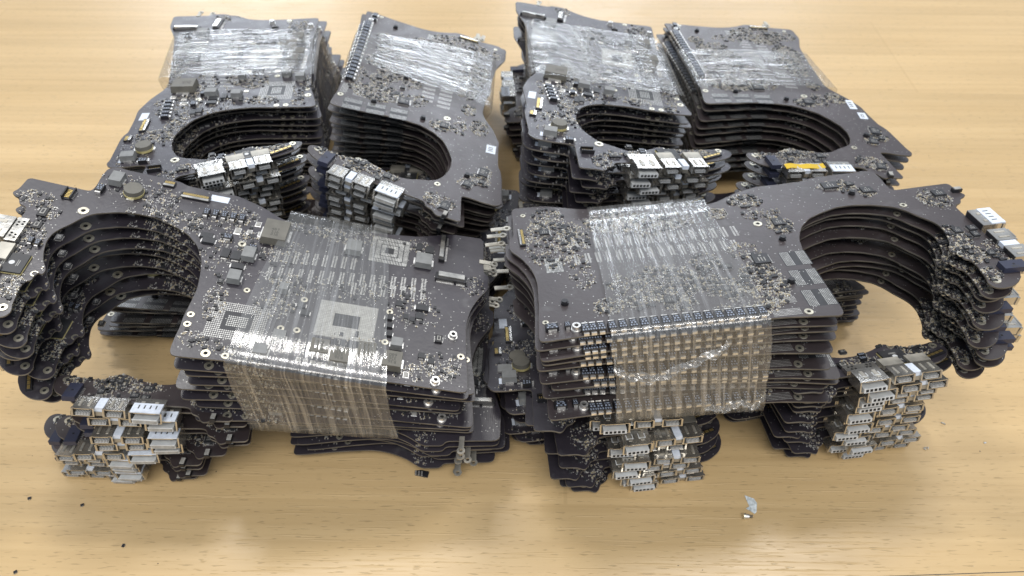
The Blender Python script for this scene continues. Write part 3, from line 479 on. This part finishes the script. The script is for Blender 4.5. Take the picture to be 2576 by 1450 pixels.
ORD = ['topmost','second','third','fourth','fifth','sixth','seventh','eighth','ninth','tenth','eleventh','twelfth','thirteenth','fourteenth','fifteenth','sixteenth','seventeenth','eighteenth']
WHERE = {'F1':('wrapped front left stack','front left film-wrapped stack'),'F2':('wrapped front right stack','front right film-wrapped stack'),
 'B1':('back far-left stack','back far-left stack'),'B2':('back stack second from left','back stack second from left'),'B3':('back stack third from left','back stack third from left'),'B4':('back far-right stack','back far-right stack'),
 'F3':('low stack under the left half of the front right bundle','low stack under left of the front right bundle'),'F4':('low stack at right front with the tall port column','low right stack with tall port column'),
 'G':('low stack in the gap under the third back stack','low stack in the gap between the middle back stacks'),
 'F5':('low stack at left front with the silver ports','low left stack with silver ports'),'F6':('low stack under the front left bundle with metal lugs','low stack with metal lugs below the front left bundle')}
def make_board(n, i, q, N, full):
    g = geo(n); W = g['W']; up = g['up']
    root = bpy.data.objects.new('circuit_board', None); root.empty_display_size = .01; col.objects.link(root)
    root.matrix_world = matrix(q)
    side = 'component side up' if up else 'underside up'
    if full: lab = 'dark laptop circuit board, %s, on top of the %s' % (side, WHERE[n][0])
    elif i == N-1: lab = 'dark laptop circuit board lowest in the %s' % WHERE[n][0]
    else: lab = '%s dark circuit board from the top of the %s' % (ORD[i], WHERE[n][0])
    root['label'] = ' '.join(lab.split()[:16]); root['category'] = 'circuit board'; root['group'] = 'circuit boards in the ' + WHERE[n][1]
    link('board_panel', g['panel'], root)
    link('small_components', g['small'], root, (0,0,.0), kind='stuff')
    rings = J['ring'] if up else J['ring2']
    for k, (x, y, r) in enumerate(rings):
        px, py = W(x, y); notch = abs(x+21) < 2.5 and abs(y+47) < 3
        r = min(max(r, 1.0), 1.9)
        key = ('ring', round(r, 1), notch)
        link('mounting_ring', cached(key, lambda b: ringmesh(b, round(r, 1), notch)), root, (px, py, .0), W.ang(x, y)+(2.2 if up else -.9))
    for x, y, r in (J['stand'] if up else J['stand2']):
        px, py = W(x, y); link('screw_standoff', cached('standoff', lambda b: standmesh(b, 1.35)), root, (px, py, 0))
    if not up:
        pass
    px, py = W(-75.2, 84.0)
    link('metal_lug', cached('lug', lug_mesh), root, (*W(-62, 98.6), -.1), W.ang(-62, 95)+(-PI/2 if up else PI/2))
    if up:
        for (x, y, w, h) in ((-72.6,-40.6,4.0,3.2),(-71.5,-4.5,3.2,6.5)):
            px, py = W(x, y); b = ('sticker', w, h); link('white_sticker', cached(b, lambda bb: bb.quadbox(0, 0, .02, w, h, .06, 'sticker')), root, (px, py, 0), W.ang(x, y))
    add_ports(root, W, up)
    if full and n in STICK:
        for x, y, w, h, a in STICK[n]:
            px, py = W(x, y); o = link('white_sticker', cached(('stk', w, h), lambda bb: bb.quadbox(0, 0, .03, w, h, .12, 'sticker')), root, (px, py, 0), W.ang(x, y)+a)
            link('printed_mark', cached(('stkm', w, h), lambda bb: [bb.flat(-w*.05, (k-1)*h*.2, .16, w*.5, h*.09, 'dprint') for k in range(3)]), o)
    if full and n == 'B4':
        px, py = W(-22.5, -63.5); link('amber_tape', cached('tape', tape), root, (px, py, 0), W.ang(-22.5, -62))
    if not full:
        link('mounted_components', g['joined'], root, kind='stuff'); return root
    comp = J['comp'] if up else J['comp2']
    nb = 0
    for it in comp:
        k, x, y, w, h = it
        if k == 'lug': continue
        kk = 'bga2' if (k == 'bga' and w < 15.8 and y > 40) else k
        px, py = W(x, y); w = round(w, 1); h = round(h, 1)
        me = cached((NAMES[kk], kk, w, h), lambda b: BUILD[kk](b, 0, 0, w, h, 0))
        o = link(NAMES[kk], me, root, (px, py, 0), W.ang(x, y))
        if k == 'r36': link('printed_marking', TXT['r36'], o, (0, 0, 3.17), -PI/2)
        if k == 'big': link('printed_marking', TXT['4r7'], o, (1.5, 0, 3.47), -PI/2+PI)
        if k == 'blue': link('printed_marking', TXT['7ab'], o, (-1.1, 0, 1.93), PI/2)
    for x, y, w, h in (J['mem'] if up else J['mem2']):
        px, py = W(x, y); w = round(w, 1); h = round(h, 1)
        link('memory_pads', cached(('memory_pads', w, h), lambda b: c_mem(b, 0, 0, w, h, 0)), root, (px, py, 0), W.ang(x, y))
    return root

TXT = {'r36': text_mesh('R36\n320\n680', 1.75, 'dprint'), '4r7': text_mesh('4R7\n536\n838', 1.7, 'dprint'), '7ab': text_mesh('7AB', 1.5, 'dprint')}
POSE = {}
def stack_poses(n, N, jit=1.2, full_to_table=True):
    st = STACKS[n]; t = np.array(st['top']); m = np.array(st['mid']); k = st['k']; rng = random.Random(7*sum(map(ord, n)))
    out = []
    for i in range(N):
        f = i/k
        q = t+(m-t)*f if i <= k else m.copy()
        if i > k:
            step = (m-t)/k; q = m+step*(i-k); q[4] = m[4]*max(0, 1-(i-k)/6); q[5] = m[5]*max(0, 1-(i-k)/6)
            if q[2] < 2.2: break
        if 0 < i:
            q[0] += rng.uniform(-jit, jit)*1.2; q[1] += rng.uniform(-jit, jit); q[3] += rng.uniform(-.02, .02)*jit
            if i not in (k,): q[2] += rng.uniform(-.5, .5)*(1 if n in ('F1','F2','B3') else .7)
        out.append(q)
    return out
COUNT = {'F1':9,'F2':11,'B1':15,'B2':16,'B3':9,'B4':11,'G':6,'F4':12,'F3':10,'F5':9,'F6':7}
STACKS['G'] = dict(m=-1, top=GPOS, mid=[GPOS[0]+3, GPOS[1]-2, 4, GPOS[3]+.05, 0, 0], k=5)
JIT = {'F1':2.3,'F2':2.2,'B1':1.9,'B2':1.2,'B3':2.0,'B4':1.3,'G':1.5,'F4':1.7,'F3':3.6,'F5':4.2,'F6':2.0}
for n in ('F1','F2','B1','B2','B3','B4','F3','F4','F5','F6','G'):
    P = stack_poses(n, COUNT[n], JIT[n]); POSE[n] = P
    for i, q in enumerate(P): make_board(n, i, q, len(P), i == 0)

# ---------------------------------------------------------------- stretch film
def film_mat(FILM, dist, rough):
    m = bpy.data.materials.new('stretch_film'); m.use_nodes = True; nt = m.node_tree; N = nt.nodes; Lk = nt.links
    N.clear(); out = N.new('ShaderNodeOutputMaterial'); uv = N.new('ShaderNodeUVMap'); uv.uv_map = 'UVMap'
    def streak(rot, su, sv, det=5, dist=.6):
        mp = N.new('ShaderNodeMapping'); mp.inputs['Rotation'].default_value = (0, 0, rot); mp.inputs['Scale'].default_value = (su, sv, 1)
        mp.vector_type = 'TEXTURE' if False else 'POINT'
        Lk.new(uv.outputs['UV'], mp.inputs['Vector']); n = N.new('ShaderNodeTexNoise'); n.inputs['Detail'].default_value = det; n.inputs['Scale'].default_value = 1; n.inputs['Distortion'].default_value = dist
        Lk.new(mp.outputs['Vector'], n.inputs['Vector']); return n
    a = streak(.05, 1.4, 85); c = streak(-.22, 1.2, 55); d = streak(.30, 1.5, 48)
    mxx = N.new('ShaderNodeMath'); mxx.operation = 'MAXIMUM'; Lk.new(a.outputs['Fac'], mxx.inputs[0]); Lk.new(c.outputs['Fac'], mxx.inputs[1])
    mq = N.new('ShaderNodeMath'); mq.operation = 'MAXIMUM'; Lk.new(mxx.outputs[0], mq.inputs[0]); Lk.new(d.outputs['Fac'], mq.inputs[1]); mxx = mq
    rm = N.new('ShaderNodeMapRange'); rm.inputs['From Min'].default_value = .56; rm.inputs['From Max'].default_value = .75; rm.inputs['To Min'].default_value = FILM[0]; rm.inputs['To Max'].default_value = FILM[1]
    Lk.new(mxx.outputs[0], rm.inputs['Value'])
    tr = N.new('ShaderNodeBsdfTransparent'); tr.inputs['Color'].default_value = (.93,.93,.92,1)
    gl = N.new('ShaderNodeBsdfGlossy'); gl.inputs['Roughness'].default_value = rough; gl.inputs['Color'].default_value = (.95,.95,.95,1)
    df = N.new('ShaderNodeBsdfDiffuse'); df.inputs['Color'].default_value = (.82,.82,.80,1)
    bp = N.new('ShaderNodeBump'); bp.inputs['Strength'].default_value = .8; bp.inputs['Distance'].default_value = dist
    Lk.new(mxx.outputs[0], bp.inputs['Height'])
    for s in (gl, df): Lk.new(bp.outputs['Normal'], s.inputs['Normal'])
    mg = N.new('ShaderNodeMixShader'); mg.inputs['Fac'].default_value = FILM[2]; Lk.new(df.outputs[0], mg.inputs[2]); Lk.new(gl.outputs[0], mg.inputs[1])
    mt = N.new('ShaderNodeMixShader'); Lk.new(rm.outputs['Result'], mt.inputs['Fac']); Lk.new(tr.outputs[0], mt.inputs[1]); Lk.new(mg.outputs[0], mt.inputs[2])
    Lk.new(mt.outputs[0], out.inputs['Surface']); return m
FM = film_mat(FILM, .0008, .14); FMB = film_mat((.17, .55, .20), .0007, .17)
FILMS = {'F1': dict(f=(16.4,66), r=(22,57), lab='clear wrinkled stretch film band around the front left stack', zt=3.2, zb=-2, bot=8),
 'F2': dict(f=(22.9,71.7), r=(23.3,66.8), lab='clear torn stretch film band around the front right stack', zt=2.0, zb=-2, bot=10),
 'B1': dict(f=(26,74.6), r=(25,71), lab='shiny stretch film band around the back far-left stack', zt=3.2, zb=-2, bot=9),
 'B2': dict(f=(40,68), r=(26,82), lab='shiny streaked stretch film band around the stack second from left at the back', zt=2.0, zb=-2, bot=10),
 'B3': dict(f=(15,74), r=(12,68), lab='stretch film band around the back stack third from left', zt=3.2, zb=-2, bot=10),
 'B4': dict(f=(12,54), r=(18,60), lab='stretch film band around the back far-right stack', zt=2.0, zb=-2, bot=8)}
def film(n, d):
    W = GEO[n]['W']; P = POSE[n]; Mt = matrix(P[0]); Mb = matrix(P[min(d['bot'], len(P)-1)]); rng = random.Random(sum(map(ord, n)))
    path = []          # (x canonical, z local, matrix blend 0 top..1 bottom)
    zt, zb = d['zt'], d['zb']
    for k in range(25): path.append((-69+k*69/24*1.0, zt-(.0 if 2 < k < 22 else .5), 0))
    path.append((1.4, zt-1.1, 0)); path.append((1.9, zt-2.4, .0))
    for k in range(1, 22): path.append((1.9, 0, k/22))
    path += [(1.6, zb, 1), (0, zb-.6, 1)]
    for k in range(1, 10): path.append((-k*6.6, zb-.6, 1))
    path += [(-67.5, zb, 1)]
    for k in range(1, 12): path.append((-70.5, 0, 1-k/12))
    path.append((-70.2, zt-1.2, 0))
    nv = 110; vs = []; L = len(path); S0 = [j*3. for j in range(L)]
    ridge = [[rng.gauss(0, 1) for _ in range(nv)] for _ in range(4)]
    for j, (x, z, bl) in enumerate(path):
        for i in range(nv):
            v = i/(nv-1); fr = min(1, max(0, -x/74)); y0 = d['f'][0]*(1-fr)+d['r'][0]*fr; y1 = d['f'][1]*(1-fr)+d['r'][1]*fr
            wob = (.35*math.sin(S0[j]*.11+v*5)+rng.uniform(-.12,.12))*(1 if v in (0, 1) else 0)
            y = y0+(y1-y0)*v+wob; px, py = W(x, y)
            am = .09+(.05 if bl > 0 else 0); ph = j*.05
            i2 = min(nv-1, max(0, i+int(j*.3))); dz = am*(ridge[0][i2]*math.sin(ph+i2)+ridge[1][i]*math.cos(.7*ph+2*i))
            top = Mt @ Vector((px*U, py*U, z*U)); bot = Mb @ Vector((px*U, py*U, z*U)); p = top.lerp(bot, bl)
            nrm = Vector((Mt[0][2], Mt[1][2], Mt[2][2])) if bl in (0, 1) else Vector((Mt[0][0], Mt[1][0], Mt[2][0]))*STACKS[n]['m']
            if bl not in (0, 1): dz += .35*math.sin(bl*PI)*math.sin(v*9+n.__len__())-0.5*math.sin(bl*PI)*(v*(1-v)*4)
            p = p+nrm*dz*U; vs.append(p[:])
    fs = []; uvs = []; S = [0]
    for j in range(L): S.append(S[-1]+(Vector(vs[j*nv+nv//2])-Vector(vs[((j+1) % L)*nv+nv//2])).length*10)
    wv = (d['f'][1]-d['f'][0])*.01
    for j in range(L):
        j2 = (j+1) % L
        for i in range(nv-1):
            fs.append((j*nv+i, j*nv+i+1, j2*nv+i+1, j2*nv+i)); uvs += [(S[j], i/nv*wv), (S[j], (i+1)/nv*wv), (S[j+1], (i+1)/nv*wv), (S[j+1], i/nv*wv)]
    me = bpy.data.meshes.new('stretch_film'); me.from_pydata(vs, [], fs); ul = me.uv_layers.new(name='UVMap')
    ul.data.foreach_set('uv', [c for u in uvs for c in u]); me.polygons.foreach_set('use_smooth', [True]*len(fs)); me.materials.append(FMB if n[0] == 'B' else FM)
    o = link('stretch_film', me); o['label'] = d['lab']; o['category'] = 'stretch film'; o['group'] = 'stretch film bands around the stacks'
for n, d in FILMS.items(): film(n, d)
def fold(n, pts, wid, seed):
    W = GEO[n]['W']; P = POSE[n]; Mt = matrix(P[0]); Mb = matrix(P[-1]); rng = random.Random(seed); vs = []; nv = 9; seg = 60; fs = []
    out = Vector((Mt[0][0], Mt[1][0], Mt[2][0]))*STACKS[n]['m']
    for j in range(seg+1):
        t = j/seg*(len(pts)-1); k = min(int(t), len(pts)-2); f = t-k
        y = pts[k][0]*(1-f)+pts[k+1][0]*f; bl = pts[k][1]*(1-f)+pts[k+1][1]*f+.012*math.sin(j*.8)+rng.uniform(-.008,.008)
        wd = wid*(.55+.45*math.sin(j*.37+seed)**2)*(min(1, 4*min(j, seg-j)/seg+.15))
        for i in range(nv):
            u = i/(nv-1); b2 = bl+(u-.5)*wd; px, py = W(2.6, y+rng.uniform(-.25,.25))
            p = (Mt @ Vector((px*U, py*U, 0))).lerp(Mb @ Vector((px*U, py*U, 0)), b2)+out*U*(1.3*math.sin(u*PI)+.5*math.sin(u*9+j*.5)+rng.uniform(-.15,.15)); vs.append(p[:])
    for j in range(seg):
        for i in range(nv-1): fs.append((j*nv+i, j*nv+i+1, (j+1)*nv+i+1, (j+1)*nv+i))
    me = bpy.data.meshes.new('film_fold'); me.from_pydata(vs, [], fs); ul = me.uv_layers.new(name='UVMap')
    ul.data.foreach_set('uv', [c for fc in fs for q in fc for c in (vs[q][0]*10, vs[q][2]*10)]); me.materials.append(FM)
    return me
FO = [o for o in col.objects if o.name.startswith('stretch_film') and o['label'].startswith('clear torn')][0]
link('film_fold', fold('F2', [(71, .10), (72, .36), (66, .48), (58, .50), (48, .36), (40, .26), (36, .12)], .13, 5), FO)
link('film_fold', fold('F2', [(44, .90), (38, .95), (32, .88), (27, .96), (24, .8)], .09, 8), FO)

# ---------------------------------------------------------------- table
def table_mat():
    m = bpy.data.materials.new('beech_laminate'); m.use_nodes = True; nt = m.node_tree; N = nt.nodes; Lk = nt.links; b = N['Principled BSDF']
    tc = N.new('ShaderNodeTexCoord')
    def mp(sx, sy, rot=0, loc=(0,0,0)):
        q = N.new('ShaderNodeMapping'); q.inputs['Scale'].default_value = (sx, sy, 1); q.inputs['Rotation'].default_value = (0,0,rot); q.inputs['Location'].default_value = loc; Lk.new(tc.outputs['Object'], q.inputs['Vector']); return q.outputs['Vector']
    def noise(v, s, d=4, dist=0):
        n = N.new('ShaderNodeTexNoise'); n.inputs['Scale'].default_value = s; n.inputs['Detail'].default_value = d; n.inputs['Distortion'].default_value = dist; Lk.new(v, n.inputs['Vector']); return n.outputs['Fac']
    def ramp(f, a, c, ca, cc):
        r = N.new('ShaderNodeValToRGB'); e = r.color_ramp.elements; e[0].position = a; e[1].position = c; e[0].color = (*ca,1); e[1].color = (*cc,1); Lk.new(f, r.inputs['Fac']); return r.outputs['Color']
    def mix(f, a, c, mode='MIX', fac=None):
        x = N.new('ShaderNodeMixRGB'); x.blend_type = mode
        if fac is not None: x.inputs['Fac'].default_value = fac
        else: Lk.new(f, x.inputs['Fac'])
        Lk.new(a, x.inputs['Color1']); Lk.new(c, x.inputs['Color2']); return x.outputs['Color']
    def mr(f, a, c, ta, tc_):
        x = N.new('ShaderNodeMapRange'); x.inputs['From Min'].default_value = a; x.inputs['From Max'].default_value = c; x.inputs['To Min'].default_value = ta; x.inputs['To Max'].default_value = tc_; Lk.new(f, x.inputs['Value']); return x.outputs['Result']
    broad = noise(mp(1.6, 7, .04), 1.6, 3, 1.0)
    base = ramp(broad, .25, .75, TW[0], TW[1])
    grain = noise(mp(6, 260, .01), 1, 5, .3)
    g = ramp(grain, .35, .7, (.90,.88,.85), (1.03,1.03,1.03)); c1 = mix(None, base, g, 'MULTIPLY', .8)
    # short dark pores of beech
    pore = noise(mp(190, 1500, .015), 1, 1, .1); pf = mr(pore, .64, .71, 0, .5)
    dk = N.new('ShaderNodeRGB'); dk.outputs[0].default_value = (*[c*.52 for c in TW[0]], 1)
    c2 = mix(pf, c1, dk.outputs[0])
    wv = N.new('ShaderNodeTexWave'); wv.wave_type = 'RINGS'; wv.inputs['Scale'].default_value = 2.6; wv.inputs['Distortion'].default_value = 4; wv.inputs['Detail'].default_value = 2; wv.inputs['Detail Scale'].default_value = 1.2
    Lk.new(mp(1.0, 4.2, 0, (-.55,-.1,0)), wv.inputs['Vector']); c3 = mix(mr(wv.outputs['Fac'], .3, .8, 0, .10), c2, dk.outputs[0])
    # laminate strips: slight tone change per strip
    br = N.new('ShaderNodeTexBrick'); br.inputs['Scale'].default_value = 1; br.inputs['Brick Width'].default_value = .62; br.inputs['Row Height'].default_value = .095; br.inputs['Mortar Size'].default_value = .0007
    br.inputs['Color1'].default_value = (.93,.92,.90,1); br.inputs['Color2'].default_value = (1.04,1.03,1.02,1); br.inputs['Mortar'].default_value = (.90,.88,.85,1); br.offset = .37
    Lk.new(mp(1, 1, .012, (.372, .058, 0)), br.inputs['Vector']); c4 = mix(None, c3, br.outputs['Color'], 'MULTIPLY', .75)
    # smudges
    sm = noise(mp(60, 60), 1, 2); c5 = mix(mr(sm, .74, .82, 0, .25), c4, dk.outputs[0])
    Lk.new(c5, b.inputs['Base Color'])
    ln = noise(mp(38, 1100, .03), 1, 2, .15)
    Lk.new(mr(ln, .35, .7, .30, .38), b.inputs['Roughness'])
    bp = N.new('ShaderNodeBump'); bp.inputs['Strength'].default_value = .3; bp.inputs['Distance'].default_value = .0003
    l2 = mr(ln, .60, .70, 0, 1); sc = N.new('ShaderNodeMath'); sc.operation = 'SUBTRACT'; Lk.new(l2, sc.inputs[0]); Lk.new(pf, sc.inputs[1])
    Lk.new(sc.outputs[0], bp.inputs['Height']); Lk.new(bp.outputs['Normal'], b.inputs['Normal']); b.inputs['Specular IOR Level'].default_value = .5
    return m
tm = bpy.data.meshes.new('table_top'); tm.from_pydata([(-1.3,-.45,0),(1.3,-.45,0),(1.3,1.25,0),(-1.3,1.25,0),(-1.3,-.45,-.025),(1.3,-.45,-.025),(1.3,1.25,-.025),(-1.3,1.25,-.025)], [], [(0,1,2,3),(4,5,1,0),(5,6,2,1),(6,7,3,2),(7,4,0,3),(7,6,5,4)])
tm.materials.append(table_mat()); to = link('table_top', tm); to['kind'] = 'structure'; to['label'] = 'pale beech laminate table top'

b = MB(); b.flat(255, 112.2, .06, 320, .25, 'dprint', .043); o = link('table_joint', b.mesh('table_joint')); o['kind'] = 'structure'; o['label'] = 'thin dark joint between table panels'
# ---------------------------------------------------------------- debris on the table
D = J['debris']
def tagt(o, lab, cat, grp=None):
    o['label'] = lab; o['category'] = cat
    if grp: o['group'] = grp
def tiny(b): 
    b.quadbox(0, 0, .15, 1.5, 1.1, .6, 'black', bottom=True)
    for i in range(3):
        for s in (-1, 1): b.quadbox(-.5+i*.5, s*.75, 0, .2, .4, .25, 'silver')
LB = ['tiny black chip on the table nearest the left port stack','tiny black chip on the table below the left port stack','tiny black chip farther forward on the left of the table','tiny black chip at the bottom left corner of the table']
for k, lb, a in zip(('chip1','chip2','chip3','chip4'), LB, (.3,.5,1.4,.7)):
    r = bpy.data.objects.new('loose_chip', None); r.empty_display_size = .005; col.objects.link(r); r.location = (D[k][0]*U, D[k][1]*U, .0001); r.rotation_euler = (0,0,a); r.scale = (.72,.72,.72)
    link('chip_body', cached('tinybody', lambda b: b.quadbox(0, 0, .15, 1.5, 1.1, .6, 'black', bottom=True)), r)
    for i in range(3):
        for s in (-1, 1): link('pin', cached('tinypin', lambda b: b.quadbox(0, 0, 0, .2, .45, .25, 'silver', bottom=True)), r, (-.5+i*.5, s*.72, 0))
    tagt(r, lb, 'chip', 'tiny loose chips on the table')
r = bpy.data.objects.new('broken_board_piece', None); r.scale = (.85,.85,.85); r.empty_display_size = .005; col.objects.link(r); r.location = (D['frag'][0]*U, D['frag'][1]*U, .0001); r.rotation_euler = (0,0,-.1)
b = MB(); b.quad([(-2.6,-1.3,.5),(3.2,-1.9,.5),(3.4,1.1,.5),(-.2,1.5,.5),(-2.9,.9,.5)], 'black'); 
P5 = [(-2.6,-1.3),(3.2,-1.9),(3.4,1.1),(-.2,1.5),(-2.9,.9)]
for i in range(5): a_, c_ = P5[i], P5[(i+1) % 5]; b.quad([(*a_,0),(*c_,0),(*c_,.5),(*a_,.5)], 'edge')
link('board_fragment', b.mesh('board_fragment'), r)
for i in range(3): link('contact', cached('fragc', lambda b: b.quadbox(0, 0, .5, .7, 2.0, .5, 'silver')), r, (-2.3+i*1.35, -.2-.1*i, 0), .12)
tagt(r, 'small black broken board piece with silver contacts on the table', 'broken piece')
bm = bmesh.new(); sh = [(-1.5,4.1),(1.8,2.8),(2.6,.9),(1.6,-2.8),(.7,-3.5),(-.8,-2.3),(-2.2,-1.5),(-1.3,-.8),(-.6,-.4),(-1.1,1.7)][::-1]
vv = [bm.verts.new((x*U*.95, y*U*.95, (.12+.08*math.sin(x*1.7+y))*U)) for x, y in sh]; bm.faces.new(vv)
me = bpy.data.meshes.new('film_scrap'); ex = bmesh.ops.extrude_face_region(bm, geom=list(bm.faces)); bmesh.ops.translate(bm, verts=[v for v in ex['geom'] if isinstance(v, bmesh.types.BMVert)], vec=(0,0,.00012)); bmesh.ops.recalc_face_normals(bm, faces=bm.faces)
bm.to_mesh(me); bm.free(); me.materials.append(new_mat('scrap_grey', (.55,.60,.62), .5, var=(900,.35))); o = link('adhesive_scrap', me, None, (D['shred'][0], D['shred'][1], 0)); tagt(o, 'torn pale grey adhesive scrap on the table above the screw', 'scrap')
r = bpy.data.objects.new('loose_screw', None); r.empty_display_size = .005; col.objects.link(r); r.location = (D['screw'][0]*U, D['screw'][1]*U, .0011); r.rotation_euler = (0, PI/2, -.05)
b = MB(); b.cyl(0, 0, -1.7, 1.1, .8, 'brass', 20); b.cyl(0, 0, -1.72, 1.1, .01, 'brass', 20); link('screw_head', b.mesh('screw_head'), r)
b = MB(); b.cyl(0, 0, -.9, .75, 1.2, 'silver', 16); [b.cyl(0, 0, .3+k*.3, .62, .15, 'silver', 14, r2=.45) for k in range(5)]; link('screw_shank', b.mesh('screw_shank'), r)
tagt(r, 'small silver screw lying on the table below the grey scrap', 'screw')
for k, lb in (('b1','tiny grey metal sliver on the table right of the port column'),('b2','tiny curled metal crumb on the table at the right'),('b3','tiny pale crumb on the table at the far right')):
    b = MB(); b.quadbox(0, 0, .0, 1.8 if k == 'b1' else 1.0, .6, .35, 'tin' if k != 'b3' else 'white', bottom=True, taper=.3)
    if k == 'b2': b.quadbox(-.7, -.5, 0, .5, 1.1, .3, 'tin', .5, bottom=True); b.quadbox(.8, -.4, 0, .4, 1.0, .3, 'tin', -.6, bottom=True)
    o = link('metal_crumb', b.mesh('metal_crumb'), None, (*D[k], .1), -.6 if k == 'b1' else .2); tagt(o, lb, 'metal crumb')
def speck(b):
    rng = random.Random(3)
    for _ in range(140):
        x = rng.uniform(-330, 330); y = rng.uniform(95, 520); b.quadbox(x, y, .02, rng.uniform(.15,.45), rng.uniform(.15,.4), .12, rng.choice(['black','edge','dprint','tin']), rng.random()*3)
o = link('table_dust', cached('dust', speck), None, kind='stuff'); o['label'] = 'scattered tiny dust specks on the table top'; o['category'] = 'dust'
